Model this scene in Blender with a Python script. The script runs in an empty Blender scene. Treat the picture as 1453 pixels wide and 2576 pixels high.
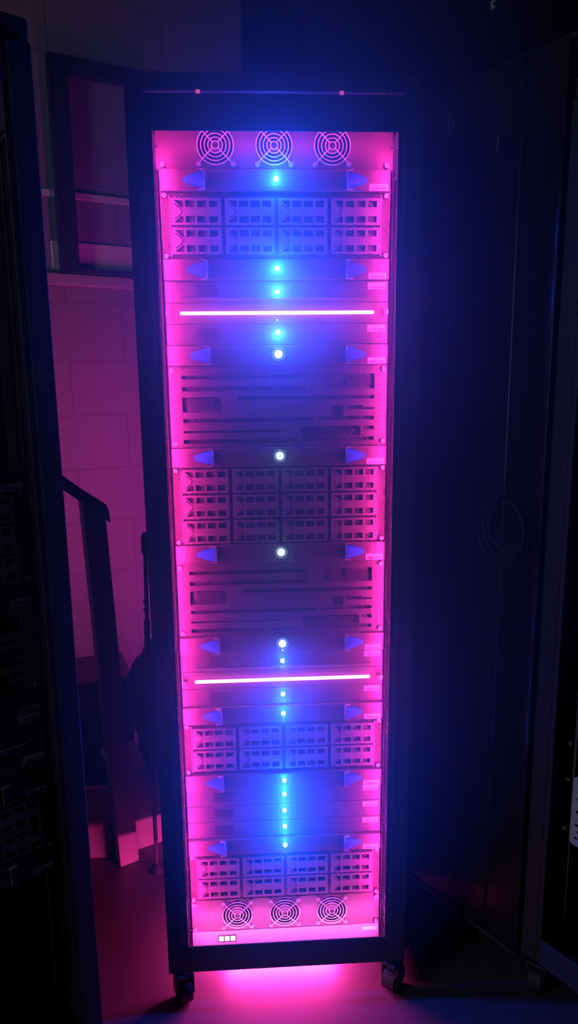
import bpy, bmesh, math, random
from mathutils import Vector, Matrix
from mathutils.geometry import tessellate_polygon

scene = bpy.context.scene
COL = scene.collection
random.seed(7)
PI = math.pi

# ------------------------------------------------------------------ camera
FPX, IMG_W, IMG_H = 1700.0, 1453, 2576
CAM_X, CAM_D, CAM_Z = -0.0581, 1.5232, 1.5491
PITCH, YAW, ROLL = 0.18668, 0.05108, -0.01143
cy, sy, cp, sp, cr, sr = (math.cos(YAW), math.sin(YAW), math.cos(PITCH), math.sin(PITCH), math.cos(ROLL), math.sin(ROLL))
base = Matrix(((1, 0, 0), (0, 0, -1), (0, 1, 0)))
Ym = Matrix(((cy, -sy, 0), (sy, cy, 0), (0, 0, 1)))
Pm = Matrix(((1, 0, 0), (0, cp, -sp), (0, sp, cp)))
Rm = Matrix(((cr, -sr, 0), (sr, cr, 0), (0, 0, 1)))
CM = Rm @ Pm @ base @ Ym
right, down, fwd = CM[0], CM[1], CM[2]
cam_data = bpy.data.cameras.new('camera')
cam = bpy.data.objects.new('camera', cam_data)
COL.objects.link(cam)
mw = Matrix((right, -down, -fwd)).transposed().to_4x4()
mw.translation = Vector((CAM_X, -CAM_D, CAM_Z))
cam.matrix_world = mw
cam_data.sensor_fit = 'VERTICAL'
cam_data.sensor_height = 36.0
cam_data.lens = 36.0 * FPX / IMG_H
cam_data.clip_start = 0.02
scene.camera = cam

# ------------------------------------------------------------------ world, exposure, far light
scene.view_settings.view_transform = 'Standard'
scene.view_settings.look = 'None'
scene.view_settings.gamma = 1.0
scene.view_settings.exposure = 0.0
scene.view_settings.use_curve_mapping = False
try:
    scene.cycles.use_denoising = True
    scene.cycles.volume_bounces = 0
    scene.cycles.use_adaptive_sampling = True
    scene.cycles.adaptive_threshold = 0.02
    scene.cycles.volume_step_rate = 3.0
    scene.cycles.max_bounces = 6
    scene.cycles.diffuse_bounces = 3
    scene.cycles.glossy_bounces = 3
    scene.cycles.sample_clamp_indirect = 4.0
    scene.cycles.caustics_reflective = False
    scene.cycles.caustics_refractive = False
except Exception:
    pass
world = bpy.data.worlds.new('room_dark')
world.use_nodes = True
scene.world = world
wb = world.node_tree.nodes['Background']
wb.inputs[0].default_value = (0.45, 0.45, 1.0, 1)
wb.inputs[1].default_value = 0.004

def area_light(name, loc, target, sx, sy_, power, col):
    l = bpy.data.lights.new(name, 'AREA')
    l.shape = 'RECTANGLE'; l.size = sx; l.size_y = sy_
    l.energy = power; l.color = col
    o = bpy.data.objects.new(name, l); COL.objects.link(o)
    o.location = loc
    o.rotation_euler = (Vector(target) - Vector(loc)).to_track_quat('-Z', 'Y').to_euler()
    return o
# weak bluish light from far left behind the viewer, its source unseen
area_light('dim_left_light', (-3.5, -2.75, 1.7), (0.2, 0.3, 1.4), 1.0, 2.0, 22.0, (0.70, 0.72, 1.0))

PINK = (1.0, 0.024, 0.37)
BLUE = (0.003, 0.055, 1.0)
LED_W = 2.5          # one blue indicator
STRIP_L = 620.0       # radiance of the hidden edge strips
BAR_L = 19.0
HAZE_D, HAZE_G = 1.9, 0.5

# ------------------------------------------------------------------ materials
def mat(name, col, rough=0.5, metal=0.0, spec=0.5, bump=None):
    m = bpy.data.materials.new(name); m.use_nodes = True
    nt = m.node_tree; b = nt.nodes['Principled BSDF']
    b.inputs['Base Color'].default_value = (*col, 1)
    b.inputs['Roughness'].default_value = rough
    b.inputs['Metallic'].default_value = metal
    b.inputs['Specular IOR Level'].default_value = spec
    if bump:
        tc = nt.nodes.new('ShaderNodeTexCoord')
        nz = nt.nodes.new('ShaderNodeTexNoise'); nz.inputs['Scale'].default_value = bump[0]
        nz.inputs['Detail'].default_value = 4
        bp = nt.nodes.new('ShaderNodeBump'); bp.inputs['Strength'].default_value = bump[1]
        bp.inputs['Distance'].default_value = 0.002
        nt.links.new(tc.outputs['Object'], nz.inputs['Vector'])
        nt.links.new(nz.outputs['Fac'], bp.inputs['Height'])
        nt.links.new(bp.outputs['Normal'], b.inputs['Normal'])
    return m
def emit(name, col, strength, one_sided=False):
    m = bpy.data.materials.new(name); m.use_nodes = True
    nt = m.node_tree; nt.nodes.clear()
    out = nt.nodes.new('ShaderNodeOutputMaterial')
    e = nt.nodes.new('ShaderNodeEmission')
    e.inputs[0].default_value = (*col, 1); e.inputs[1].default_value = strength
    if one_sided:
        g = nt.nodes.new('ShaderNodeNewGeometry'); mx = nt.nodes.new('ShaderNodeMixShader')
        d = nt.nodes.new('ShaderNodeBsdfDiffuse'); d.inputs[0].default_value = (0.02, 0.02, 0.02, 1)
        nt.links.new(g.outputs['Backfacing'], mx.inputs[0])
        nt.links.new(e.outputs[0], mx.inputs[1]); nt.links.new(d.outputs[0], mx.inputs[2])
        nt.links.new(mx.outputs[0], out.inputs[0])
    else:
        nt.links.new(e.outputs[0], out.inputs[0])
    return m
def striped(name, a, b_, freq, rough=0.55):
    """diagonal ribs of the foil / dust filter, colour plus relief"""
    m = bpy.data.materials.new(name); m.use_nodes = True
    nt = m.node_tree; b = nt.nodes['Principled BSDF']
    b.inputs['Roughness'].default_value = rough
    tc = nt.nodes.new('ShaderNodeTexCoord'); mp = nt.nodes.new('ShaderNodeMapping')
    mp.inputs['Rotation'].default_value = (0, math.radians(52), 0)
    w = nt.nodes.new('ShaderNodeTexWave'); w.bands_direction = 'X'
    w.inputs['Scale'].default_value = freq; w.inputs['Distortion'].default_value = 0.25
    w.inputs['Detail Scale'].default_value = 3
    r = nt.nodes.new('ShaderNodeValToRGB')
    r.color_ramp.elements[0].color = (*a, 1); r.color_ramp.elements[1].color = (*b_, 1)
    r.color_ramp.elements[0].position = 0.3; r.color_ramp.elements[1].position = 0.7
    bp = nt.nodes.new('ShaderNodeBump'); bp.inputs['Strength'].default_value = 0.5; bp.inputs['Distance'].default_value = 0.002
    nt.links.new(tc.outputs['Object'], mp.inputs[0]); nt.links.new(mp.outputs[0], w.inputs[0])
    nt.links.new(w.outputs['Color'], r.inputs[0]); nt.links.new(r.outputs[0], b.inputs['Base Color'])
    nt.links.new(w.outputs['Fac'], bp.inputs['Height']); nt.links.new(bp.outputs[0], b.inputs['Normal'])
    return m
M = {
    'paint': mat('black_powder_coat', (0.032, 0.032, 0.036), 0.5, bump=(900, 0.05)),
    'bezel': mat('satin_bezel', (0.09, 0.09, 0.10), 0.25, 0.0, 0.6),
    'dark': mat('rack_interior', (0.008, 0.008, 0.009), 0.7),
    'panel': mat('panel_grey', (0.085, 0.085, 0.088), 0.42, bump=(700, 0.05)),
    'caddy': mat('tray_plastic', (0.15, 0.15, 0.153), 0.5),
    'base_panel': mat('pale_panel', (0.30, 0.29, 0.30), 0.5),
    'hatch': striped('ribbed_foil', (0.018, 0.018, 0.019), (0.065, 0.065, 0.068), 55),
    'filter': striped('ribbed_filter', (0.012, 0.012, 0.012), (0.085, 0.085, 0.088), 48),
    'inset': mat('inset_window', (0.036, 0.036, 0.038), 0.3),
    'rail': mat('rail_zinc', (0.14, 0.14, 0.143), 0.45, 0.0),
    'label': mat('label_paper', (0.85, 0.83, 0.84), 0.6),
    'ink': mat('label_ink', (0.07, 0.07, 0.07), 0.6),
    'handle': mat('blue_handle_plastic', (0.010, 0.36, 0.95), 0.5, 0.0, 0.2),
    'handle_dark': mat('blue_handle_shaded', (0.012, 0.012, 0.016), 0.5),  # shaded copy of the blue handle colour, for the left rack
    'rim': mat('handle_rim', (0.36, 0.36, 0.37), 0.4),
    'steel': mat('screw_steel', (0.4, 0.4, 0.41), 0.35, 0.3),
    'thumb': mat('thumb_screw_steel', (0.16, 0.16, 0.165), 0.25, 0.5),
    'wire': mat('guard_wire', (0.85, 0.85, 0.86), 0.35, 0.1),
    'blade': mat('fan_blade', (0.03, 0.03, 0.032), 0.45),
    'hole': mat('socket_black', (0.01, 0.01, 0.01), 0.8),
    'rubber': mat('caster_rubber', (0.018, 0.018, 0.02), 0.6),
    'caster': mat('caster_grey', (0.16, 0.16, 0.18), 0.5),
    'white_metal': mat('white_sheet_metal', (0.62, 0.62, 0.66), 0.5),
    'led_off': mat('led_off', (0.12, 0.12, 0.14), 0.3),
    'tube_off': mat('tube_off', (0.20, 0.20, 0.21), 0.35),
    'cream': mat('cream_paint', (0.62, 0.50, 0.44), 0.55, bump=(60, 0.1)),
    'white_paint': mat('white_paint', (0.46, 0.40, 0.38), 0.5),
    'light_band': mat('pale_light_band', (0.85, 0.75, 0.72), 0.4),  # pale colour standing in for bands of light on the wall
    'black_wood': mat('dark_wood_frame', (0.02, 0.02, 0.024), 0.5),
    'bag': mat('black_bag_fabric', (0.014, 0.014, 0.016), 0.85, bump=(120, 0.6)),
    'pole': mat('clear_pole', (0.25, 0.18, 0.19), 0.12, 0.6),
    'red': mat('red_band', (0.75, 0.05, 0.08), 0.3),
    'partition': mat('dark_partition', (0.020, 0.020, 0.026), 0.35),
    'gloss': mat('gloss_black', (0.016, 0.016, 0.020), 0.22),
    'cable': mat('black_cable', (0.012, 0.012, 0.013), 0.6),
    'led_blue': emit('led_blue', (0.35, 1.0, 1.0), 6.0),
    'led_white': emit('button_white', (0.80, 1.0, 0.95), 1.7),
    'tube': emit('tube_pink', (1.0, 0.10, 0.58), BAR_L),
    'strip': emit('strip_pink', PINK, STRIP_L, True),
    'strip_top': emit('strip_pink_top', PINK, STRIP_L * 0.12, True),
    'strip_low': emit('strip_pink_low', (1.0, 0.09, 0.55), STRIP_L * 0.5, True),
    'bead': emit('under_bead', (1.0, 0.04, 0.40), 2900.0),
    'rear': emit('rear_added_pink', (1.0, 0.04, 0.68), 125.0, True),
    'digit': emit('display_digit', (1.0, 0.82, 0.95), 1.6),
    'seam_leak': emit('seam_light_leak', (1.0, 0.10, 0.40), 0.75),  # light leaking at the door seam, put in as glowing blocks
    'pip': emit('pale_pip', (0.75, 0.75, 0.9), 0.25),
}
# wall paint with faint masonry courses
def wall_material():
    m = bpy.data.materials.new('masonry_wall'); m.use_nodes = True
    nt = m.node_tree; b = nt.nodes['Principled BSDF']; b.inputs['Roughness'].default_value = 0.75
    tc = nt.nodes.new('ShaderNodeTexCoord'); mp = nt.nodes.new('ShaderNodeMapping')
    mp.inputs['Rotation'].default_value = (math.radians(90), 0, 0)
    br = nt.nodes.new('ShaderNodeTexBrick')
    br.inputs['Scale'].default_value = 1.0; br.inputs['Brick Width'].default_value = 0.41
    br.inputs['Row Height'].default_value = 0.206; br.inputs['Mortar Size'].default_value = 0.005
    br.inputs['Mortar Smooth'].default_value = 0.6
    br.inputs['Color1'].default_value = (0.30, 0.26, 0.265, 1); br.inputs['Color2'].default_value = (0.29, 0.25, 0.255, 1)
    br.inputs['Mortar'].default_value = (0.24, 0.205, 0.21, 1)
    bp = nt.nodes.new('ShaderNodeBump'); bp.inputs['Strength'].default_value = 0.25; bp.inputs['Distance'].default_value = 0.003
    bp.invert = True
    nt.links.new(tc.outputs['Object'], mp.inputs[0]); nt.links.new(mp.outputs[0], br.inputs[0])
    nt.links.new(br.outputs['Color'], b.inputs['Base Color'])
    nt.links.new(br.outputs['Fac'], bp.inputs['Height']); nt.links.new(bp.outputs[0], b.inputs['Normal'])
    return m
def floor_material():
    m = bpy.data.materials.new('vinyl_floor'); m.use_nodes = True
    nt = m.node_tree; b = nt.nodes['Principled BSDF']
    b.inputs['Roughness'].default_value = 0.33; b.inputs['Specular IOR Level'].default_value = 0.45
    tc = nt.nodes.new('ShaderNodeTexCoord'); nz = nt.nodes.new('ShaderNodeTexNoise')
    nz.inputs['Scale'].default_value = 9; nz.inputs['Detail'].default_value = 6
    r = nt.nodes.new('ShaderNodeValToRGB')
    r.color_ramp.elements[0].color = (0.07, 0.066, 0.07, 1); r.color_ramp.elements[1].color = (0.10, 0.096, 0.10, 1)
    nt.links.new(tc.outputs['Object'], nz.inputs[0]); nt.links.new(nz.outputs['Fac'], r.inputs[0])
    nt.links.new(r.outputs[0], b.inputs['Base Color'])
    return m
M['wall'] = wall_material()
M['floor'] = floor_material()

# ------------------------------------------------------------------ mesh helpers
class MB:
    def __init__(s): s.bm = bmesh.new()
    def box(s, x0, x1, y0, y1, z0, z1, bevel=0.0, seg=2):
        r = bmesh.ops.create_cube(s.bm, size=1.0)
        vs = r['verts']
        for v in vs:
            v.co = Vector(((x0 + x1) / 2 + v.co.x * (x1 - x0), (y0 + y1) / 2 + v.co.y * (y1 - y0), (z0 + z1) / 2 + v.co.z * (z1 - z0)))
        if bevel:
            es = list({e for v in vs for e in v.link_edges})
            bmesh.ops.bevel(s.bm, geom=es, offset=bevel, segments=seg, affect='EDGES', profile=0.5)
        return s
    def cyl(s, p, q, r0, r1=None, n=20, caps=True):
        p, q = Vector(p), Vector(q); r1 = r0 if r1 is None else r1
        m = Matrix.Translation((p + q) / 2) @ (q - p).to_track_quat('Z', 'Y').to_matrix().to_4x4()
        bmesh.ops.create_cone(s.bm, cap_ends=caps, cap_tris=False, segments=n, radius1=r0, radius2=r1, depth=(q - p).length, matrix=m)
        return s
    def tube(s, pts, r, n=8, closed=False):
        pts = [Vector(p) for p in pts]; k = len(pts); rings = []
        for i, p in enumerate(pts):
            a = pts[(i - 1) % k] if (closed or i > 0) else p
            b = pts[(i + 1) % k] if (closed or i < k - 1) else p
            t = (b - a).normalized()
            u = t.cross(Vector((0, 1, 0)))
            if u.length < 1e-4: u = t.cross(Vector((1, 0, 0)))
            u.normalize(); w = t.cross(u)
            rr = r[i] if isinstance(r, (list, tuple)) else r
            rings.append([s.bm.verts.new(p + u * rr * math.cos(2 * PI * j / n) + w * rr * math.sin(2 * PI * j / n)) for j in range(n)])
        for i in range(k if closed else k - 1):
            A, B = rings[i], rings[(i + 1) % k]
            for j in range(n):
                s.bm.faces.new((A[j], A[(j + 1) % n], B[(j + 1) % n], B[j]))
        if not closed:
            s.bm.faces.new(rings[0]); s.bm.faces.new(rings[-1][::-1])
        return s
    def plate(s, outline, holes, y0, y1):
        """flat sheet in the XZ plane with real holes, from y0 (front) to y1"""
        polys = [outline] + list(holes)
        tri = tessellate_polygon([[Vector((x, z, 0)) for x, z in p] for p in polys])
        flat = [c for p in polys for c in p]
        F = [s.bm.verts.new((x, y0, z)) for x, z in flat]
        B = [s.bm.verts.new((x, y1, z)) for x, z in flat]
        for t in tri:
            if len(set(t)) < 3: continue
            try:
                s.bm.faces.new([F[i] for i in t]); s.bm.faces.new([B[i] for i in reversed(t)])
            except ValueError: pass
        o = 0
        for p in polys:
            n = len(p)
            for i in range(n):
                a, b = o + i, o + (i + 1) % n
                try: s.bm.faces.new((F[a], F[b], B[b], B[a]))
                except ValueError: pass
            o += n
        return s
    def rot_z90(s):
        bmesh.ops.rotate(s.bm, verts=s.bm.verts, cent=(0, 0, 0), matrix=Matrix.Rotation(PI / 2, 3, 'Z')); return s
    def build(s, name, m, parent=None, loc=None, smooth=False, mesh_only=False):
        bmesh.ops.recalc_face_normals(s.bm, faces=s.bm.faces)
        me = bpy.data.meshes.new(name); s.bm.to_mesh(me); s.bm.free()
        me.materials.append(M[m] if isinstance(m, str) else m)
        if smooth:
            for p in me.polygons: p.use_smooth = True
            me.set_sharp_from_angle(angle=math.radians(38))
        if mesh_only: return me
        return place(name, me, parent, loc)
def place(name, me, parent=None, loc=None, rotz=0.0):
    o = bpy.data.objects.new(name, me); COL.objects.link(o)
    if parent: o.parent = parent
    if loc: o.location = loc
    if rotz: o.rotation_euler = (0, 0, rotz)
    return o
def tag(o, label=None, cat=None, group=None, kind=None):
    if label: o['label'] = label
    if cat: o['category'] = cat
    if group: o['group'] = group
    if kind: o['kind'] = kind
    return o
def thing(name, label, cat, loc=(0, 0, 0), rotz=0.0, group=None):
    o = bpy.data.objects.new(name, None); COL.objects.link(o)
    o.empty_display_size = 0.05
    o.location = loc; o.rotation_euler = (0, 0, rotz)
    return tag(o, label, cat, group)
def copy_tree(o, parent=None, swap=None):
    c = o.copy(); COL.objects.link(c)
    if parent: c.parent = parent
    if swap and c.type == 'MESH' and c.data.materials and c.data.materials[0].name in swap:
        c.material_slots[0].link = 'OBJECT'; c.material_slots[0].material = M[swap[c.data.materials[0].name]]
    for ch in list(o.children): copy_tree(ch, c, swap)
    return c
def rect(x0, x1, z0, z1): return [(x0, z0), (x1, z0), (x1, z1), (x0, z1)]
def disc(cx, cz, r, n=28): return [(cx + r * math.cos(2 * PI * i / n), cz + r * math.sin(2 * PI * i / n)) for i in range(n)]

# ------------------------------------------------------------------ setting
def struct(name, mb, m, **k):
    o = mb.build(name, m, **k); o['kind'] = 'structure'; return o
f = MB().box(-3.5, 3.5, -4.0, 4.0, -0.06, 0.0); struct('floor', f, 'floor')
# left masonry wall, angled 26 degrees
WA = math.radians(26); WP = Vector((-0.548, 1.173, 0)); WD = Vector((math.cos(WA), math.sin(WA), 0))
w = MB().box(-2.2, 0.528, 0.0, 0.16, 0.0, 3.4)
wl = struct('wall_left', w, 'wall', loc=WP); wl.rotation_euler = (0, 0, WA)
w = MB().box(-0.4, 3.2, 0.0, 0.12, 0.0, 3.4)
wbk = struct('wall_back', w, 'partition', loc=WP + WD * 0.35 + Vector((-math.sin(WA), math.cos(WA), 0)) * 0.62); wbk.rotation_euler = (0, 0, WA)
w = MB()
for a, b in ((0.196, 1.035), (1.04, 1.64), (1.645, 2.245), (2.25, 3.0)):
    w.box(a, b, 0.0, 0.04, 0.0, 3.4, 0.003)
w.box(0.21, 2.99, 0.03, 0.10, 0.0, 3.4)
struct('wall_right', w, 'partition', loc=(0, 1.5, 0))
# ledge under the frame on the left wall: front face and underside show
t = MB().box(-0.9, 0.2, -0.05, 0.0, 1.905, 1.947, 0.006); o = struct('trim_1', t, 'white_paint', loc=WP); o.rotation_euler = (0, 0, WA)

# ------------------------------------------------------------------ rack cabinet
HW, IN, ZB, ZT, OB, OT = 0.297, 0.246, 0.098, 2.154, 0.176, 2.045
def U(k): return 1.990 - 0.04445 * k
def bezel_mesh():
    holes = []
    for g in range(8):
        zc = 1.975 - g * 0.243
        for i in range(5):
            z = zc - i * 0.0135
            holes.append(rect(-0.045, -0.010, z - 0.0022, z + 0.0022))
    b = MB().plate(rect(-0.0515, 0.012, OB - 0.01, OT + 0.01), holes, 0.0, 0.0015)
    return b.rot_z90().build('bezel_strip', 'bezel', mesh_only=True)
def rail_mesh():
    holes = [disc(0.2455, U(k) , 0.0019, 10) for k in range(-1, 42)]
    return MB().plate(rect(0.222, 0.2482, OB - 0.01, OT + 0.02), holes, 0.001, 0.003).build('mounting_rail', 'rail', mesh_only=True)
def caster_parts(parent, x, y, yaw):
    fk = MB().box(-0.022, 0.022, -0.022, 0.022, 0.088, 0.0985, 0.003).box(-0.024, -0.019, -0.012, 0.022, 0.03, 0.09, 0.002).box(0.019, 0.024, -0.012, 0.022, 0.03, 0.09, 0.002)
    c = fk.build('caster', 'paint', parent, (x, y, 0)); c.rotation_euler = (0, 0, yaw)
    MB().cyl((-0.0165, 0.012, 0.034), (0.0165, 0.012, 0.034), 0.034, n=32).build('wheel', 'rubber', c, smooth=True)
    MB().cyl((-0.0185, 0.012, 0.034), (0.0185, 0.012, 0.034), 0.022, n=24).build('hub', 'caster', c, smooth=True)
    return c
def make_rack(label):
    r = thing('rack_cabinet', label, 'rack')
    f = MB()   # door frame: outer stiles, slightly stepped inner lip, header and footer bars
    f.box(-HW, -0.2575, -0.062, -0.040, ZB + 0.004, 2.115, 0.002).box(0.2575, HW, -0.062, -0.040, ZB + 0.004, 2.115, 0.002)
    f.box(-0.2575, -IN, -0.060, -0.0575, OB, OT).box(IN, 0.2575, -0.060, -0.0575, OB, OT)
    f.box(-0.2575, 0.2575, -0.0605, -0.0575, OT, 2.113, 0.001).box(-0.2575, 0.2575, -0.0605, -0.0575, ZB + 0.005, OB, 0.001)
    f.build('door_frame', 'paint', r)
    b = MB()   # header, roof, side walls, back, base
    b.box(-HW, HW, -0.056, 0.62, 2.118, ZT, 0.004)
    b.box(-HW, -HW + 0.02, -0.038, 0.60, ZB, 2.118).box(HW - 0.02, HW, -0.038, 0.60, ZB, 2.118)
    b.box(-HW, HW, 0.60, 0.62, ZB, 2.118).box(-HW, HW, -0.040, 0.62, ZB - 0.0, ZB + 0.03)
    b.build('cabinet_shell', 'paint', r)
    v = MB()
    for i in range(9):
        x = -0.196 + i * 0.0115
        v.plate([(x, 2.143), (x + 0.003, 2.143), (x + 0.011, 2.130), (x + 0.008, 2.130)], [], -0.0585, -0.055)
    v.build('vent_louvers', 'bezel', r)
    bz = bezel_mesh()
    place('bezel_strip', bz, r, (0.2492, 0, 0)); place('bezel_strip', bz, r, (-0.2480, 0, 0))
    inner = MB().box(-0.274, -0.2515, -0.038, 0.10, OB, OT).box(0.2515, 0.274, -0.038, 0.10, OB, OT)
    inner.build('inner_liner', 'dark', r)
    rm = rail_mesh()
    place('mounting_rail', rm, r)
    place('mounting_rail', rm, r, rotz=0).scale = (-1, 1, 1)
    for x in (-0.153, 0.131):
        MB().box(x - 0.0042, x + 0.0042, -0.0625, -0.056, 2.112, 2.119, 0.001).build('seam_light_leak', 'seam_leak', r)
    for x in (0.222, 0.236):
        MB().cyl((x, -0.0635, 2.113), (x, -0.060, 2.113), 0.0028, n=10).build('hinge_screw', 'bezel', r)
    for x in (-0.262, 0.268):
        caster_parts(r, x, -0.045, 0.35 if x < 0 else -0.7)
    for x in (-0.262, 0.262):
        caster_parts(r, x, 0.52, 0.2)
    return r
rack = make_rack('tall black server rack with pink lit front, standing on casters in the middle')

MB().box(0.283, 0.288, 0.0, 0.58, 0.012, 0.099).build('skirt_light_block', 'paint', rack)  # unseen plate added to keep under-rack light off the right side
# hidden light strips on the back of the door frame, and the one below the rack
def strip_plane(pa, pb, m):
    """one long thin emitter between two cross-section points; shines to the left of pa -> pb"""
    b = MB(); vs = [b.bm.verts.new(c) for c in pa + pb]
    b.bm.faces.new(vs)
    me = bpy.data.meshes.new('light_strip'); b.bm.to_mesh(me); b.bm.free(); me.materials.append(M[m])
    return place('light_strip', me, rack)
def quad(p0, p1, p2, p3, want, m):
    n = (Vector(p1) - Vector(p0)).cross(Vector(p2) - Vector(p1))
    pts = [p0, p1, p2, p3] if n.dot(Vector(want)) > 0 else [p3, p2, p1, p0]
    return strip_plane(pts[:2], pts[2:], m)
for s_ in (1, -1):
    xa, ya, xb, yb = 0.2494 * s_, -0.0562, 0.2462 * s_, -0.0562
    quad((xa, ya, OB + 0.01), (xb, yb, OB + 0.01), (xb, yb, OT - 0.01), (xa, ya, OT - 0.01), (-s_, 1, 0), 'strip')
quad((-0.235, -0.0560, OT + 0.002), (0.235, -0.0560, OT + 0.002), (0.235, -0.0560, OT + 0.006), (-0.235, -0.0560, OT + 0.006), (0, 1, 0), 'strip_top')
quad((-0.235, -0.0560, OB - 0.006), (0.235, -0.0560, OB - 0.006), (0.235, -0.0560, OB - 0.002), (-0.235, -0.0560, OB - 0.002), (0, 1, 0), 'strip_low')

us = thing('light_strip', 'glowing pink strip of small lamps under the middle rack, reflected in the floor', 'light strip', (-0.01, 0.125, 0.085))
MB().box(-0.15, 0.15, -0.006, 0.006, 0.0, 0.003).build('backing', 'white_metal', us)
MB().box(0.153, 0.156, -0.02, 0.02, -0.050, 0.003).build('light_stop', 'white_metal', us)  # plate added to stop strip light spreading low to the right
for i in range(18):
    x = -0.1445 + i * 0.017
    MB().box(x - 0.004, x + 0.004, -0.004, 0.004, -0.002, 0.0).build('lamp_bead', 'bead', us)

# ------------------------------------------------------------------ parts of the rack units
SCREW = MB()
SCREW.cyl((0, -0.0065, 0), (0, 0, 0), 0.0046, n=16); ME_SCREW = SCREW.build('screw', 'steel', mesh_only=True, smooth=True)
ME_SOCKET = MB().cyl((0, -0.0068, 0), (0, -0.0040, 0), 0.0020, n=6).build('socket', 'hole', mesh_only=True)
ME_WASHER = MB().cyl((0, -0.0018, 0), (0, 0.0, 0), 0.0064, n=20).build('washer', 'hole', mesh_only=True, smooth=True)
TS = MB().cyl((0, -0.0130, 0), (0, -0.0100, 0), 0.0060, 0.0060, n=20).cyl((0, -0.0100, 0), (0, 0, 0), 0.0045, n=16).box(-0.0008, 0.0008, -0.0136, -0.0128, -0.005, 0.005).box(-0.005, 0.005, -0.0136, -0.0128, -0.0008, 0.0008)
ME_THUMB = TS.build('thumb_screw', 'thumb', mesh_only=True, smooth=True)
def screw(parent, x, z, y, washer=False):
    s = place('screw', ME_SCREW, parent, (x, y, z)); place('socket', ME_SOCKET, s)
    if washer: place('washer', ME_WASHER, parent, (x - 0.002, y, z))
LW, LH = 0.0385, 0.0132
ME_LABEL = MB().box(-LW / 2, LW / 2, -0.0006, 0, -LH / 2, LH / 2).build('asset_label', 'label', mesh_only=True)
def barcode():
    b = MB(); x = -0.0165
    rnd = random.Random(3)
    while x < 0.0155:
        wd = rnd.choice((0.0004, 0.0005, 0.0009, 0.0014)); b.box(x, x + wd, -0.0009, -0.0005, -0.0052, 0.0008); x += wd + rnd.choice((0.0004, 0.0005, 0.0008))
    return b.build('barcode', 'ink', mesh_only=True)
def small_print():
    b = MB(); x = -0.0165; rnd = random.Random(5)
    for n in (5, 4, 5):
        for _ in range(n):
            b.box(x, x + 0.0003, -0.0009, -0.0005, 0.0022, 0.0046)
            b.box(x, x + 0.0012, -0.0009, -0.0005, rnd.choice((0.0022, 0.0042, 0.0032)), 0.0046 if rnd.random() < .3 else 0.0040)
            x += 0.0020
        x += 0.0020
    return b.build('small_print', 'ink', mesh_only=True)
ME_BAR, ME_PRINT = barcode(), small_print()
def asset_label(parent, x, z, y):
    l = place('asset_label', ME_LABEL, parent, (x, y, z)); l['label'] = 'white sticker with a barcode'
    place('barcode', ME_BAR, l); place('small_print', ME_PRINT, l)

def chassis_mesh(h, y0):
    return MB().box(-0.217, 0.217, y0, 0.48, -h / 2 + 0.001, h / 2 - 0.001).build('chassis', 'dark', mesh_only=True)
CH = {}
def chassis(parent, hu, y0):
    k = (hu, y0)
    if k not in CH: CH[k] = chassis_mesh(hu * 0.04445, y0)
    place('chassis', CH[k], parent)

# ---- handle panels
ME_HP = MB().box(-0.241, 0.241, -0.012, 0.001, -0.0214, 0.0214, 0.0016, 3).build('face_plate', 'panel', mesh_only=True, smooth=True)
def handle_mesh(sgn):
    """tapering scoop grip: flush tip towards the rack's edge, tall deep mouth towards the middle"""
    b = MB(); N, K = 18, 14; rings = []
    for i in range(N + 1):
        t = i / N
        hz = 0.0022 + 0.0143 * (t ** 0.60)
        dy = 0.0010 + 0.0190 * (t ** 1.25)
        x = -0.0415 + 0.0415 * t
        ring = []
        for j in range(K + 1):
            a = -PI / 2 + PI * j / K
            bulge = 0.0035 * math.cos(a) * t
            ring.append(b.bm.verts.new(((x + bulge) * sgn, -dy * max(0.0, math.cos(a)) ** 0.75, hz * math.sin(a))))
        rings.append(ring)
    for i in range(N):
        for j in range(K):
            b.bm.faces.new((rings[i][j], rings[i][j + 1], rings[i + 1][j + 1], rings[i + 1][j]))
    b.bm.faces.new(rings[0]); b.bm.faces.new(rings[-1][::-1])
    for i in range(N):
        b.bm.faces.new((rings[i][0], rings[i + 1][0], rings[i + 1][K], rings[i][K]))
    return b.build('handle', 'handle', mesh_only=True, smooth=True)
def rim_mesh(sgn):
    """thin arched flange behind the mouth, its ends flaring above and below the grip"""
    b = MB(); K = 18; rows = []
    for x_, sc in ((0.0000, 1.0), (0.0020, 1.0)):
        ring = []
        for j in range(K + 1):
            a = -PI / 2 + PI * j / K
            ring.append(((x_ + 0.0035 * math.cos(a)) * sgn, -0.0207 * max(0.0, math.cos(a)) ** 0.75, 0.0172 * math.sin(a)))
        rows.append(ring)
    inner = [[(x, y * 0.93, z * 0.95) for x, y, z in r] for r in rows]
    A = [[b.bm.verts.new(c) for c in r] for r in (rows[0], rows[1], inner[1], inner[0])]
    for q in range(4):
        P_, Q_ = A[q], A[(q + 1) % 4]
        for j in range(K):
            b.bm.faces.new((P_[j], P_[j + 1], Q_[j + 1], Q_[j]))
    for s in (1, -1):   # flared feet
        b.plate([(0.0030 * sgn, 0.0158 * s), (-0.0070 * sgn, 0.0176 * s), (-0.0115 * sgn, 0.0206 * s), (-0.0030 * sgn, 0.0200 * s), (0.0022 * sgn, 0.0186 * s)], [], -0.0070, 0.0)
    return b.build('rim', 'rim', mesh_only=True, smooth=True)
ME_H = {s: handle_mesh(s) for s in (1, -1)}; ME_R = {s: rim_mesh(s) for s in (1, -1)}
ME_LEDB = MB().cyl((0, -0.0040, 0), (0, 0.001, 0), 0.0048, 0.0052, n=20).build('led', 'led_blue', mesh_only=True, smooth=True)
ME_PIP = MB().cyl((0, -0.0015, 0), (0, 0.001, 0), 0.0017, n=12).build('led', 'led_blue', mesh_only=True, smooth=True)
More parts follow.
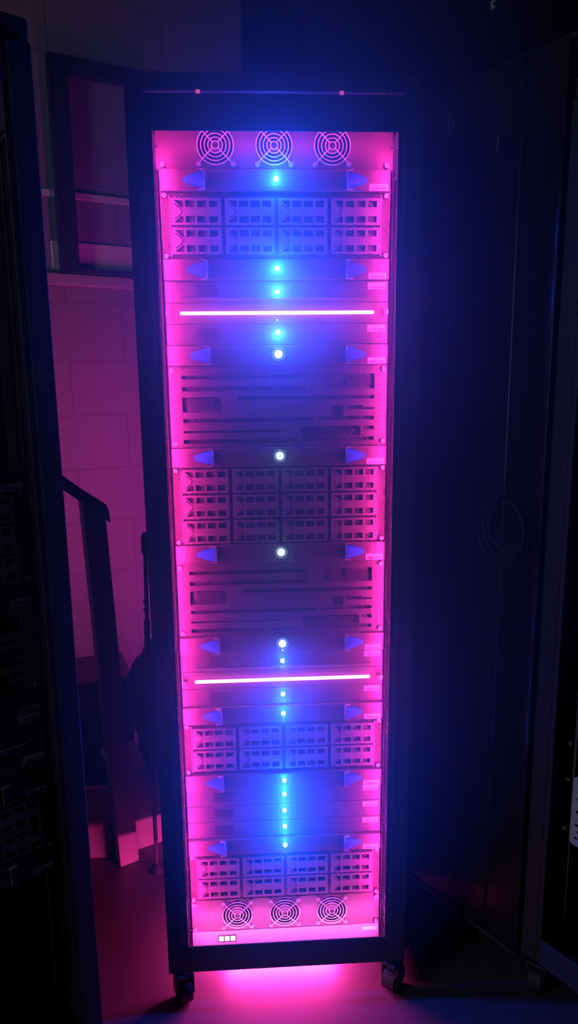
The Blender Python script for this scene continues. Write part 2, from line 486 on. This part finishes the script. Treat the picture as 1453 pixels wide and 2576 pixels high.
def ring_mesh():
    b = MB()
    o, i, n = 0.0148, 0.0108, 36
    b.plate(disc(0, 0, o, n), [disc(0, 0, i, n)], -0.0022, 0.001)
    return b.build('button_ring', 'steel', mesh_only=True)
ME_RING = ring_mesh()
ME_BTN = MB().cyl((0, -0.0016, 0), (0, 0.001, 0), 0.0092, n=32).build('power_button', 'led_white', mesh_only=True, smooth=True)
ME_BASE = MB().cyl((0, -0.0006, 0), (0, 0.001, 0), 0.0108, n=32).build('button_base', 'hole', mesh_only=True)
def led_light(x, y, z, power, col=BLUE, rad=0.004):
    l = bpy.data.lights.new('indicator_glow', 'POINT'); l.energy = power; l.color = col; l.shadow_soft_size = rad
    o = bpy.data.objects.new('indicator_glow', l); COL.objects.link(o); o.location = (x, y, z)
UNITS = []
def handle_panel(k, white, label, led=1.0):
    zc = U(k + 0.5)
    t = thing('handle_panel', label, 'rack panel', (0, 0, zc), 0, 'one-unit panels with two blue handles')
    place('face_plate', ME_HP, t); chassis(t, 1, 0.0015)
    for s in (1, -1):
        h = place('handle', ME_H[s], t, (-0.151 * s, -0.012, 0.0)); h['label'] = 'blue tapered handle'
        place('rim', ME_R[s], h)
    zb = 0.0020
    if white:
        place('button_base', ME_BASE, t, (0, -0.012, zb)); place('button_ring', ME_RING, t, (0, -0.012, zb))
        place('power_button', ME_BTN, t, (0, -0.0122, zb))
        led_light(0, -0.026, zc + zb, 0.016 * led, (0.25, 0.8, 1.0), 0.006)
    else:
        place('led', ME_LEDB, t, (0, -0.012, zb))
        led_light(0, -0.040, zc + zb, LED_W * led)
    asset_label(t, 0.2155, -0.0138, -0.012)
    UNITS.append(t); return t
# ---- plain one-unit panels
def blank_plate():
    b = MB().box(-0.241, 0.241, -0.004, 0.001, -0.0216, 0.0216, 0.0008, 2)
    return b.build('face_plate', 'panel', mesh_only=True)
ME_BP = blank_plate()
ME_SQ = MB().box(-0.0228, 0.0228, -0.0046, -0.0035, -0.0125, 0.0125).build('card_window', 'inset', mesh_only=True)
ME_LIP = MB().cyl((-0.205, 0, 0), (0.212, 0, 0), 0.0034, n=14).build('lip', 'panel', mesh_only=True, smooth=True)
def blank_panel(k, label, lip=False, led=1.0):
    zc = U(k + 0.5)
    t = thing('blank_panel', label, 'rack panel', (0, 0, zc), 0, 'plain one-unit panels with a single indicator')
    place('face_plate', ME_BP, t); chassis(t, 1, 0.0015)
    place('card_window', ME_SQ, t, (-0.151, 0, 0.001))
    place('led', ME_LEDB, t, (0, -0.004, 0.004 if not lip else 0.0))
    led_light(0, -0.032, zc, LED_W * led)
    asset_label(t, 0.2155, 0.0112, -0.004)
    if lip: place('lip', ME_LIP, t, (0, -0.0048, -0.0135))
    UNITS.append(t); return t
# ---- light panels
def light_panel(k, label, pip=False):
    zc = U(k + 0.5)
    t = thing('tube_lamp_unit', label, 'light panel', (0, 0, zc), 0, 'panels with a glowing tube')
    MB().box(-0.241, 0.241, -0.004, 0.001, -0.0218, 0.0218, 0.0006, 2).build('face_plate', 'panel', t)
    chassis(t, 1, 0.0015)
    MB().box(-0.207, 0.207, -0.0075, -0.0035, -0.0035, 0.0035, 0.001).build('tube_holder', 'white_metal', t)
    b = MB(); pts = [(-0.2095, 0), (-0.2088, 0.0022), (-0.207, 0.0034), (0.207, 0.0034), (0.2088, 0.0022), (0.2095, 0)]
    b.tube([(x, -0.011, 0) for x, _ in pts], [0.0006, 0.0026, 0.0037, 0.0037, 0.0026, 0.0006], 16)
    b.build('light_tube', 'tube', t, smooth=True)
    for x in (-0.2335, 0.2335): place('thumb_screw', ME_THUMB, t, (x, -0.004, 0))
    if pip: place('led', ME_PIP, t, (-0.001, -0.004, -0.0148))
    UNITS.append(t); return t
# ---- drive bays
def tray_mesh():
    W, H = 0.104, 0.0535
    def P(pts): return [(-W / 2 + x / 1000, H / 2 - z / 1000) for x, z in pts]
    holes = []
    for a, b in ((30, 49), (54, 73), (79, 97)):
        holes.append(P([(a, 5), (b, 5), (b, 18), (a, 18)])); holes.append(P([(a, 35.5), (b, 35.5), (b, 48.5), (a, 48.5)]))
    holes.append(P([(6.5, 5), (25, 5), (25, 18), (20, 18)])); holes.append(P([(6.5, 48.5), (25, 48.5), (25, 35.5), (20, 35.5)]))
    holes.append(P([(7, 12), (8.5, 11), (21.5, 21.5), (23.5, 26.7), (21.5, 32), (8.5, 42.5), (7, 41.5), (20, 31.2), (21.6, 26.7), (20, 22.3)]))
    b = MB().plate(P([(0, 0), (W * 1000, 0), (W * 1000, H * 1000), (0, H * 1000)]), holes, -0.008, -0.001)
    return b.build('drive_tray', 'caddy', mesh_only=True)
ME_TRAY = tray_mesh()
def drive_bay(k, hu, rows, pitch, label, wash=False):
    h = hu * 0.04445; zc = U(k + hu / 2)
    t = thing('drive_bay', label, 'drive bay', (0, 0, zc), 0, 'bays of slotted drive trays')
    MB().box(-0.241, 0.241, -0.0008, 0.001, -h / 2 + 0.0004, h / 2 - 0.0004).build('back_plate', 'hatch', t)
    chassis(t, hu, 0.0015)
    fr = MB()
    for x in (-0.2225, 0.2225): fr.box(x - 0.0015, x + 0.0015, -0.006, -0.0005, -h / 2 + 0.006, h / 2 - 0.006)
    fr.build('edge_frame', 'caddy', t)
    z0 = (rows - 1) * pitch / 2 - 0.001
    for r in range(rows):
        for c in range(4):
            place('drive_tray', ME_TRAY, t, ((c - 1.5) * 0.112, 0, z0 - r * pitch))
    for sx in (1, -1):
        for sz in (1, -1): screw(t, 0.2335 * sx, (h / 2 - 0.0065) * sz, -0.0008, sx > 0)
    UNITS.append(t); return t
# ---- four-unit grille panels
def grille_mesh():
    H = 177.8
    def P(pts): return [(-0.241 + x / 1000, H / 2000 - z / 1000) for x, z in pts]
    def q(x0, x1, z0, z1): return P([(x0, z0), (x1, z0), (x1, z1), (x0, z1)])
    holes = [q(28, 300, 19.5, 28), q(340, 454, 19, 52), q(28, 300, 44, 53.5), q(28, 113, 67, 100), q(150, 454, 66, 74),
             P([(393, 88), (428, 88), (428, 93), (454, 93), (454, 97.3), (393, 97.3)]), q(360, 386, 88, 111),
             q(28, 320, 114, 122.4), q(330, 454, 112, 120.3), q(28, 250, 140.3, 145.2), q(431, 454, 134, 142.8), q(290, 424, 134, 156),
             q(28, 280, 160, 169), q(290, 454, 158, 166.3)]
    return MB().plate(P([(0, 0.4), (482, 0.4), (482, H - 0.4), (0, H - 0.4)]), holes, -0.0035, 0.0).build('grille_plate', 'panel', mesh_only=True)
ME_GR = grille_mesh()
def grille_panel(k, label):
    h = 4 * 0.04445; zc = U(k + 2)
    t = thing('grille_panel', label, 'rack panel', (0, 0, zc), 0, 'four-unit panels with slot pattern')
    place('grille_plate', ME_GR, t)
    MB().box(-0.2165, 0.2165, 0.0085, 0.0100, -h / 2 + 0.002, h / 2 - 0.002).build('dust_filter', 'filter', t)
    chassis(t, 4, 0.0105)
    c = MB().box(-0.202, -0.142, 0.003, 0.008, 0.002, 0.019, 0.001).box(0.150, 0.2045, 0.003, 0.008, 0.045, 0.060, 0.001).box(0.06, 0.17, 0.003, 0.008, -0.060, -0.050, 0.001)
    c.build('filter_clip', 'inset', t)
    for sx in (1, -1):
        for sz in (1, -1): screw(t, 0.2325 * sx, (h / 2 - 0.0095) * sz, -0.0035, sx > 0)
    UNITS.append(t); return t
# ---- fan panels
def guard_mesh():
    b = MB()
    for r in (0.0075, 0.0150, 0.0225, 0.0300, 0.0375):
        b.tube([(r * math.cos(2 * PI * i / 40), -0.0075, r * math.sin(2 * PI * i / 40)) for i in range(40)], 0.00105, 8, True)
    for i in range(4):
        a = PI / 4 + i * PI / 2; c, s = math.cos(a), math.sin(a)
        b.tube([(0.0065 * c, -0.0092, 0.0065 * s), (0.039 * c, -0.0090, 0.039 * s), (0.043 * c, -0.0070, 0.043 * s), (0.0465 * c, -0.0035, 0.0465 * s)], 0.00105, 8)
        ec, es = 0.0503 * c, 0.0503 * s
        b.tube([(ec + 0.0042 * math.cos(2 * PI * j / 16), -0.0033, es + 0.0042 * math.sin(2 * PI * j / 16)) for j in range(16)], 0.00110, 8, True)
    return b.build('fan_guard', 'wire', mesh_only=True, smooth=True)
ME_GUARD = guard_mesh()
def rotor_mesh():
    b = MB().cyl((0, 0.006, 0), (0, 0.020, 0), 0.0145, n=24)
    for i in range(7):
        a0 = 2 * PI * i / 7; rows = []
        for j in range(6):
            r = 0.0135 + 0.0225 * j / 5
            row = []
            for q_, yy in ((-0.30, 0.019), (0.0, 0.013), (0.30, 0.008)):
                a = a0 + q_ + 0.25 * j / 5
                row.append((r * math.cos(a), yy, r * math.sin(a)))
            rows.append(row)
        top = [[b.bm.verts.new(c) for c in r] for r in rows]
        bot = [[b.bm.verts.new((c[0], c[1] + 0.0014, c[2])) for c in r] for r in rows]
        for j in range(5):
            for q_ in range(2):
                b.bm.faces.new((top[j][q_], top[j][q_ + 1], top[j + 1][q_ + 1], top[j + 1][q_]))
                b.bm.faces.new((bot[j][q_], bot[j + 1][q_], bot[j + 1][q_ + 1], bot[j][q_ + 1]))
            b.bm.faces.new((top[j][0], top[j + 1][0], bot[j + 1][0], bot[j][0])); b.bm.faces.new((top[j][2], bot[j][2], bot[j + 1][2], top[j + 1][2]))
        for e in (0, 5):
            for q_ in range(2): b.bm.faces.new((top[e][q_], bot[e][q_], bot[e][q_ + 1], top[e][q_ + 1]))
    return b.build('fan_rotor', 'blade', mesh_only=True, smooth=True)
ME_ROTOR = rotor_mesh()
def fan_plate():
    holes = [disc(x, 0.0015, 0.0375, 40) for x in (-0.1245, -0.0030, 0.1185)]
    return MB().plate(rect(-0.241, 0.241, -0.0442, 0.0442), holes, -0.0020, 0.0010).build('face_plate', 'panel', mesh_only=True)
ME_FP = fan_plate()
def fan_panel(k, label):
    zc = U(k + 1)
    t = thing('fan_panel', label, 'fan panel', (0, 0, zc), 0, 'panels of three fans')
    place('face_plate', ME_FP, t); chassis(t, 2, 0.030)
    MB().box(-0.2165, 0.2165, 0.0275, 0.0295, -0.043, 0.043).build('fan_back', 'inset', t)
    for x in (-0.1245, -0.0030, 0.1185):
        place('fan_rotor', ME_ROTOR, t, (x, 0, 0.0015))
        g = place('fan_guard', ME_GUARD, t, (x, 0, 0.0015)); g['label'] = 'shiny round wire guard'
        for i in range(4):
            a = PI / 4 + i * PI / 2
            place('guard_screw', ME_SCREW, g, (0.0503 * math.cos(a), -0.002, 0.0503 * math.sin(a)))
    for sx in (1, -1):
        for sz in (1, -1): screw(t, 0.2335 * sx, 0.0365 * sz, -0.002, sx > 0)
    UNITS.append(t); return t

# ------------------------------------------------------------------ fill the middle rack, top to bottom
fan_panel(-2, 'panel of three round fan guards at the top of the pink lit rack')
handle_panel(0, False, 'blue handled panel with a blue lamp directly under the top fan guards', 1.35)
bay_a = drive_bay(1, 3, 2, 0.0585, 'eight-tray drive bay in the pink lit rack, highest of the bays')
handle_panel(4, False, 'blue handled panel with a blue lamp under the highest drive bay', 1.4)
blank_panel(5, 'plain pink lit panel with a blue lamp just above the upper glowing tube', True, 1.3)
light_panel(6, 'panel with the upper bright glowing pink tube and a tiny white pip below it', True)
blank_panel(7, 'plain panel with a blue lamp just below the upper glowing tube', False, 1.4)
hp3 = handle_panel(8, True, 'blue handled panel with a round white button above the upper slotted grille')
gr1 = grille_panel(9, 'slotted grille panel in the rack, upper of the two, above the twelve-tray bay')
hp4 = handle_panel(13, True, 'blue handled panel with a white button between upper grille and twelve-tray bay')
bay_b = drive_bay(14, 4, 3, 0.0588, 'twelve-tray drive bay with three rows in the pink lit rack')
hp5 = handle_panel(18, True, 'blue handled panel with a white button between twelve-tray bay and lower grille')
gr2 = grille_panel(19, 'slotted grille panel in the rack, lower of the two, below the twelve-tray bay')
hp6 = handle_panel(23, True, 'blue handled panel with a white button and a small pip under the lower grille')
place('led', ME_PIP, hp6, (0, -0.012, -0.0140))
bp3 = blank_panel(24, 'plain panel with a blue lamp just above the lower glowing tube', True, 0.35)
lp2 = light_panel(25, 'panel with the lower bright glowing pink tube between two plain panels')
bp4 = blank_panel(26, 'plain panel with a blue lamp just below the lower glowing tube', False, 0.5)
hp7 = handle_panel(27, False, 'blue handled panel with a blue lamp above the third drive bay', 0.6)
bay_c = drive_bay(28, 3, 2, 0.0585, 'eight-tray drive bay below the lower tube, third of the bays down the rack')
hp8 = handle_panel(31, False, 'blue handled panel with a blue lamp directly above three stacked plain panels', 0.9)
bp5 = blank_panel(32, 'topmost of the three stacked plain panels low in the rack', False, 0.7)
blank_panel(33, 'middle one of the three stacked plain panels low in the rack', False, 0.7)
blank_panel(34, 'bottom one of the three stacked plain panels low in the rack', False, 0.7)
handle_panel(35, False, 'blue handled panel with a blue lamp above the lowest drive bay', 0.6)
drive_bay(36, 3, 2, 0.0585, 'eight-tray drive bay just above the bottom fan guards, lowest of the bays')
fan_panel(39, 'panel of three round fan guards at the bottom of the pink lit rack')
t = thing('power_panel', 'pale pink lit panel with a three-figure display at the foot of the rack', 'rack panel', (0, 0, U(41.5)))
MB().box(-0.241, 0.241, -0.006, 0.001, -0.0216, 0.0216, 0.0012, 2).build('face_plate', 'base_panel', t)
chassis(t, 1, 0.0015)
dsp = MB().box(-0.176, -0.129, -0.0085, -0.0055, -0.0088, 0.0115, 0.001).build('display', 'inset', t)
for i in range(3):
    x = -0.1675 + i * 0.0150
    MB().box(x - 0.0062, x + 0.0062, -0.0092, -0.0083, -0.0048, 0.0092, 0.0006).build('display_figure', 'digit', dsp)
MB().cyl((0.001, -0.0066, 0.001), (0.001, -0.0055, 0.001), 0.0018, n=10).build('pin_hole', 'hole', t)
MB().box(0.198, 0.236, -0.0066, -0.0058, 0.004, 0.014).build('paper_tag', 'label', t)

# ------------------------------------------------------------------ neighbouring racks
OFF = {'blue_handle_plastic': 'handle_dark', 'led_blue': 'led_off', 'button_white': 'led_off', 'tube_pink': 'tube_off', 'display_digit': 'led_off', 'seam_light_leak': 'paint', 'strip_pink': 'dark', 'strip_pink_top': 'dark', 'strip_pink_low': 'dark'}
def set_rack(corner, local, rz, label):
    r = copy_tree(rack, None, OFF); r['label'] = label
    r.rotation_euler = (0, 0, rz)
    off = Matrix.Rotation(rz, 3, 'Z') @ Vector(local)
    r.location = Vector(corner) - off
    return r
LA = math.radians(35)
left_rack = set_rack((-0.416, -0.247, 0), (HW, -0.062, 0), LA, 'unlit black rack cut by the left edge of the picture, turned towards the lit one')
RA = math.atan2(-0.833, 0.553)
right_rack = set_rack((0.604, -0.051, 0), (-HW, -0.062, 0), RA, 'unlit black rack at the right edge of the picture, turned towards the lit one')
def put(unit, rackobj, z, label, grp):
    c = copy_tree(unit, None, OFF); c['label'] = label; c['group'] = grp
    c.rotation_euler = rackobj.rotation_euler
    c.location = Vector((rackobj.location.x, rackobj.location.y, z)); return c
G = 'unlit panels in the left rack'
DZ = -0.010
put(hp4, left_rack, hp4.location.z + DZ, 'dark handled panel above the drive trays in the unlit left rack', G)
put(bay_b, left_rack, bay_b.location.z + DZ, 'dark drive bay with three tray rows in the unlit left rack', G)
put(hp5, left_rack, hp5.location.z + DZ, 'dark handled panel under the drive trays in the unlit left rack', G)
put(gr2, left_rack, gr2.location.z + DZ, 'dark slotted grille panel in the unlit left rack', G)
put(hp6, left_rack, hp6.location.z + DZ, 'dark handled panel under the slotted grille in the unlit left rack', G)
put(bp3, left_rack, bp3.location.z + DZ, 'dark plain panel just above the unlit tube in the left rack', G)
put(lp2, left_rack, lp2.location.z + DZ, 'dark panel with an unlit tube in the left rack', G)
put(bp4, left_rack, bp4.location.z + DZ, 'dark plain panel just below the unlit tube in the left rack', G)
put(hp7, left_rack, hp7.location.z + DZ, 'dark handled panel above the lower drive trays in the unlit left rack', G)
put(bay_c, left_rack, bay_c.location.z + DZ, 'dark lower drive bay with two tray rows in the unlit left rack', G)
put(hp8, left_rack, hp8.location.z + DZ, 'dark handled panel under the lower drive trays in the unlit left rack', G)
# white perforated front in the right rack
rr = thing('perforated_panel', 'white perforated metal panel in the unlit right rack', 'rack panel', (right_rack.location.x, right_rack.location.y, 0.527), RA)
holes = []
for r_ in range(9):
    for c_ in range(22):
        holes.append(disc(-0.206 + c_ * 0.0195 + (0.006 if r_ % 2 else 0), -0.070 + r_ * 0.0175, 0.0042, 12))
ol = [(-0.222, -0.083), (-0.215, -0.09), (0.232, -0.09), (0.240, -0.083), (0.240, 0.083), (0.232, 0.09), (-0.215, 0.09), (-0.222, 0.083)]
MB().plate(ol, holes, -0.004, -0.001).build('face_plate', 'white_metal', rr)
MB().box(-0.215, 0.215, 0.0, 0.45, -0.085, 0.085).build('chassis', 'dark', rr)
for z_, x_ in ((0.695, -0.236), (0.60, -0.236), (0.467, -0.236)):
    s = place('screw', ME_SCREW, right_rack, (x_, 0.001, z_)); place('socket', ME_SOCKET, s)

# ------------------------------------------------------------------ left background
fr = thing('wall_frame', 'dark rectangular frame on the wall between the left and the lit rack', 'frame', WP, WA)
b = MB()
b.box(-0.222, -0.155, -0.05, -0.015, 1.95, 2.655, 0.006).box(0.06, 0.13, -0.05, -0.015, 1.95, 2.655, 0.006)
b.box(-0.222, 0.13, -0.05, -0.015, 2.605, 2.66, 0.006).box(-0.222, 0.13, -0.05, -0.015, 1.949, 1.968, 0.003)
b.build('frame_bars', 'black_wood', fr)
for x, z in ((-0.188, 2.63), (0.095, 2.63), (-0.188, 1.975), (0.095, 1.975)):
    MB().box(x - 0.012, x + 0.012, -0.016, 0.002, z - 0.012, z + 0.012).build('wall_mount', 'black_wood', fr)
o = tag(MB().box(-0.26, 0.3, -0.012, 0.0, 2.209, 2.233, 0.003).build('thin_light_band', 'light_band', loc=WP), 'thin pale strip in place of a light band on the wall behind the dark frame', 'light band'); o.rotation_euler = (0, 0, WA)  # narrow band of light given as a pale strip
o = tag(MB().box(-0.245, 0.3, -0.010, 0.0, 1.965, 2.062, 0.002).build('wide_light_band', 'light_band', loc=WP), 'wide pale strip in place of a light band on the wall along the bottom of the dark frame', 'board'); o.rotation_euler = (0, 0, WA)  # broad band of light given as a pale strip

PA = math.radians(26); PD = Vector((math.cos(PA), math.sin(PA), 0))
st = thing('staircase', 'white stair end with newel post and sloping handrail left of the lit rack', 'staircase', (-0.522, 0.464, 0), PA)
nb = MB().box(0.0, 0.063, 0.0, 0.063, 0.0, 1.20, 0.003)
for v in nb.bm.verts:
    if v.co.z > 1.0: v.co.z += 0.035 - 0.95 * v.co.x
    v.co.x -= 0.0335 * max(0.0, v.co.z) / 1.0   # the post leans a little
nb.build('newel_post', 'white_paint', st)
hr = MB()
pts = []
prof = [(-0.008, -0.02), (0.071, -0.02), (0.071, 0.0), (0.062, 0.022), (0.0, 0.022), (-0.008, 0.0)]
for x, z in ((0.034, 1.166), (0.026, 1.184), (-0.05, 1.243), (-0.20, 1.372), (-0.62, 1.735)):
    pts.append([hr.bm.verts.new((x, y_, z + dz * (1.0 if x < 0.03 else 0.8))) for y_, dz in prof])
for i in range(len(pts) - 1):
    for j in range(6): hr.bm.faces.new((pts[i][j], pts[i][(j + 1) % 6], pts[i + 1][(j + 1) % 6], pts[i + 1][j]))
hr.bm.faces.new(pts[0]); hr.bm.faces.new(pts[-1][::-1])
hr.build('handrail', 'black_wood', st)
MB().box(0.064, 0.20, 0.055, 0.075, 0.0, 0.285, 0.002).build('stringer_board', 'white_paint', st)
rb = MB().box(-0.17, 0.0, 0.0, 0.02, 0.0, 0.255, 0.002).build('riser_board', 'white_paint', st, (-0.012, 0.062, 0)); rb.rotation_euler = (0, 0, math.radians(-26))
MB().box(0.02, 0.20, 0.076, 0.34, 0.262, 0.285, 0.002).build('stair_tread', 'white_paint', st)

def lump(name, loc, sx, sy_, sz, m, seed, label, cat):
    b = MB(); bmesh.ops.create_icosphere(b.bm, subdivisions=4, radius=1.0)
    rnd = random.Random(seed); ph = [rnd.uniform(0, 6.28) for _ in range(9)]
    for v in b.bm.verts:
        n = v.co.copy()
        k = 1 + 0.10 * math.sin(3.1 * n.x + ph[0]) * math.sin(2.7 * n.z + ph[1]) + 0.06 * math.sin(6 * n.z + ph[2] + 2 * n.x) + 0.035 * math.sin(11 * n.x + ph[3]) * math.sin(9 * n.z + ph[4])
        taper = 1.0 - 0.22 * n.z
        sq = lambda c: math.copysign(abs(c) ** 0.72, c)
        v.co = Vector((sq(n.x) * sx * k * taper, sq(n.y) * sy_ * k * taper, sz * (sq(n.z) * k + 1) * 0.5))
        v.co.z = max(0.0, v.co.z)
    t = thing(name, label, cat, loc)
    b.build('body', m, t, smooth=True)
    return t
bag = lump('rucksack', (-0.375, 0.640, 0.286), 0.115, 0.085, 0.43, 'bag', 3, 'slumped black bag on the stair tread behind the lit rack', 'bag')
MB().tube([(-0.05, -0.06, 0.36), (-0.055, -0.075, 0.41), (-0.02, -0.07, 0.46), (0.01, -0.06, 0.41), (0.015, -0.05, 0.36)], 0.006, 8).build('carry_loop', 'bag', bag)
MB().box(-0.06, 0.06, -0.105, -0.06, 0.07, 0.22, 0.015, 3).build('front_pocket', 'bag', bag)
pl = thing('telescopic_pole', 'slim clear rod with a red band leaning up beside the left of the lit rack', 'pole', (-0.402, 0.45, 0.0))
MB().tube([(0.0, 0, 0.0), (0.004, 0, 0.55), (0.009, 0, 0.80), (0.016, 0, 1.08)], 0.0065, 12).build('shaft', 'pole', pl, smooth=True)
MB().tube([(0.0155, 0, 1.06), (0.016, 0, 1.10), (0.0162, 0, 1.118), (0.0163, 0, 1.124)], [0.011, 0.0115, 0.0095, 0.004], 14).build('cap', 'cable', pl, smooth=True)
MB().tube([(0.0075, 0, 0.765), (0.0095, 0, 0.85)], 0.0095, 14).build('red_band', 'red', pl, smooth=True)
for z_ in (0.70, 0.735, 0.88, 0.905): MB().tube([(0.009, 0, z_), (0.0095, 0, z_ + 0.008)], 0.0085, 12).build('collar', 'pole', pl, smooth=True)
MB().cyl((0, 0, 0.0), (0, 0, 0.02), 0.03, 0.012, n=20).build('foot', 'cable', pl, smooth=True)
bx = thing('storage_crate', 'dark crate standing behind the newel post beside the left rack', 'crate', (-0.70, 0.82, 0.0), math.radians(20))
MB().box(-0.16, 0.16, -0.12, 0.12, 0.0, 0.50, 0.012).build('body', 'bag', bx)
MB().box(-0.165, 0.165, -0.125, 0.125, 0.50, 0.54, 0.01).build('lid', 'partition', bx)
cb = MB().tube([(-0.600, 0.640, 0.30), (-0.630, 0.63, 0.21), (-0.668, 0.618, 0.10), (-0.70, 0.60, 0.006), (-0.78, 0.56, 0.005)], 0.004, 8)
tag(cb.build('loose_cable', 'cable', smooth=True), 'thin black cable slanting down left of the newel post', 'cable')

# ------------------------------------------------------------------ right background
cc = thing('closed_cabinet', 'closed glossy black cabinet between the lit rack and the right rack', 'cabinet', (0.604, -0.051, 0), RA)
MB().box(-0.512, -0.012, 0.022, 0.62, 0.075, 2.25, 0.004).build('carcass', 'paint', cc)
MB().box(-0.510, -0.116, 0.0, 0.020, 0.090, 2.235, 0.004).build('door', 'gloss', cc)
MB().box(-0.1145, -0.014, 0.0, 0.020, 0.090, 2.235, 0.004).build('door', 'gloss', cc)
MB().box(-0.512, -0.012, -0.004, 0.022, 0.072, 0.086, 0.003).build('kick_rail', 'paint', cc)
MB().box(-0.41, -0.20, -0.0015, 0.0005, 1.952, 1.968).build('door_strip', 'paint', cc)
for x_ in (-0.49, -0.034):
    MB().cyl((x_, 0.06, 0.0), (x_, 0.06, 0.08), 0.018, n=16).build('foot', 'rubber', cc)
    MB().cyl((x_, 0.57, 0.0), (x_, 0.57, 0.08), 0.018, n=16).build('foot', 'rubber', cc)
hc = thing('cable_hank', 'dark hank of cable hanging on the closed black cabinet, barely visible', 'cable', (0.604, -0.051, 0), RA)
MB().cyl((-0.10, 0.002, 1.285), (-0.10, -0.05, 1.285), 0.006, n=12).build('hook', 'cable', hc)
for i in range(3):
    rr_ = 0.052 + 0.006 * i
    MB().tube([(-0.10 + rr_ * math.cos(2 * PI * j / 28), -0.010 - 0.012 * i, 1.215 - 0.006 * i + rr_ * 1.2 * math.sin(2 * PI * j / 28)) for j in range(28)], 0.005, 8, True).build('cable_loop', 'cable', hc, smooth=True)
for i, (x, z0, z1) in enumerate(((-0.322, 2.128, 2.185), (-0.312, 2.138, 2.166), (-0.285, 2.116, 2.140), (-0.179, 2.060, 2.092))):
    w0 = Matrix.Rotation(RA, 3, 'Z') @ Vector((x, -0.002, 0)) + Vector((0.604, -0.051, 0))
    c = MB().tube([(0, 0, z0), (0.001, 0, (z0 + z1) / 2), (0.002, 0, z1)], [0.0012, 0.0018, 0.001], 8)  # thin pale streak set on the cabinet front
    tag(c.build('pale_streak', 'white_metal', smooth=True, loc=w0), ('leftmost pale streak on the closed black cabinet', 'second pale streak from the left on the black cabinet', 'third pale streak from the left on the black cabinet', 'pale streak farthest right on the closed black cabinet')[i], 'cable tie', 'pale streaks on the black cabinet')
sn = thing('wall_sensor', 'small pale sensor box high on the dark partition at top right', 'sensor', (0.944, 1.5, 3.045))
MB().box(-0.008, 0.008, -0.02, 0.0, -0.016, 0.016, 0.003).build('housing', 'label', sn)
MB().cyl((0, -0.024, 0), (0, -0.019, 0), 0.005, n=12).build('lens', 'hole', sn)

# ------------------------------------------------------------------ added lamp behind the rack, and haze added for lens glow
rs = thing('light_strip', 'added pink strip lamp, unseen behind the middle rack, for the glow on the wall', 'light strip', (-0.24, 0.632, 0.0))  # unseen lamp added to give the wall its pink glow
MB().box(-0.006, 0.012, -0.012, 0.012, 0.35, 1.67).build('backing', 'white_metal', rs)
_b = MB(); _v = [_b.bm.verts.new(c) for c in ((-0.0075, 0.0125, 0.36), (0.0005, 0.0185, 0.36), (0.0005, 0.0185, 1.66), (-0.0075, 0.0125, 1.66))]
_b.bm.faces.new(_v[::-1]); _me = bpy.data.meshes.new('lamp_face'); _b.bm.normal_update()
if _b.bm.faces[:][0].normal.y < 0: bmesh.ops.reverse_faces(_b.bm, faces=_b.bm.faces[:])
_b.bm.to_mesh(_me); _b.bm.free(); _me.materials.append(M['rear']); place('lamp_face', _me, rs)

hz = bpy.data.materials.new('lens_glow_haze'); hz.use_nodes = True  # haze volume added to imitate lens glow around the blue lamps
nt = hz.node_tree; nt.nodes.clear()
out = nt.nodes.new('ShaderNodeOutputMaterial'); vs = nt.nodes.new('ShaderNodeVolumeScatter')
vs.inputs['Anisotropy'].default_value = HAZE_G
vs.inputs['Color'].default_value = (0.9, 0.9, 1.0, 1)
tc = nt.nodes.new('ShaderNodeTexCoord'); gr = nt.nodes.new('ShaderNodeTexGradient'); gr.gradient_type = 'SPHERICAL'
mu = nt.nodes.new('ShaderNodeMath'); mu.operation = 'MULTIPLY'; mu.inputs[1].default_value = HAZE_D
nt.links.new(tc.outputs['Object'], gr.inputs[0]); nt.links.new(gr.outputs['Fac'], mu.inputs[0]); nt.links.new(mu.outputs[0], vs.inputs['Density'])
nt.links.new(vs.outputs[0], out.inputs['Volume'])
hb = MB(); bmesh.ops.create_icosphere(hb.bm, subdivisions=4, radius=1.0)
ho = tag(hb.build('haze', hz), 'thin haze added around the lit rack to imitate lens glow of the lamps', 'haze', kind='stuff')
ho.location = (0.02, -0.10, 1.42); ho.scale = (0.66, 0.46, 1.41)
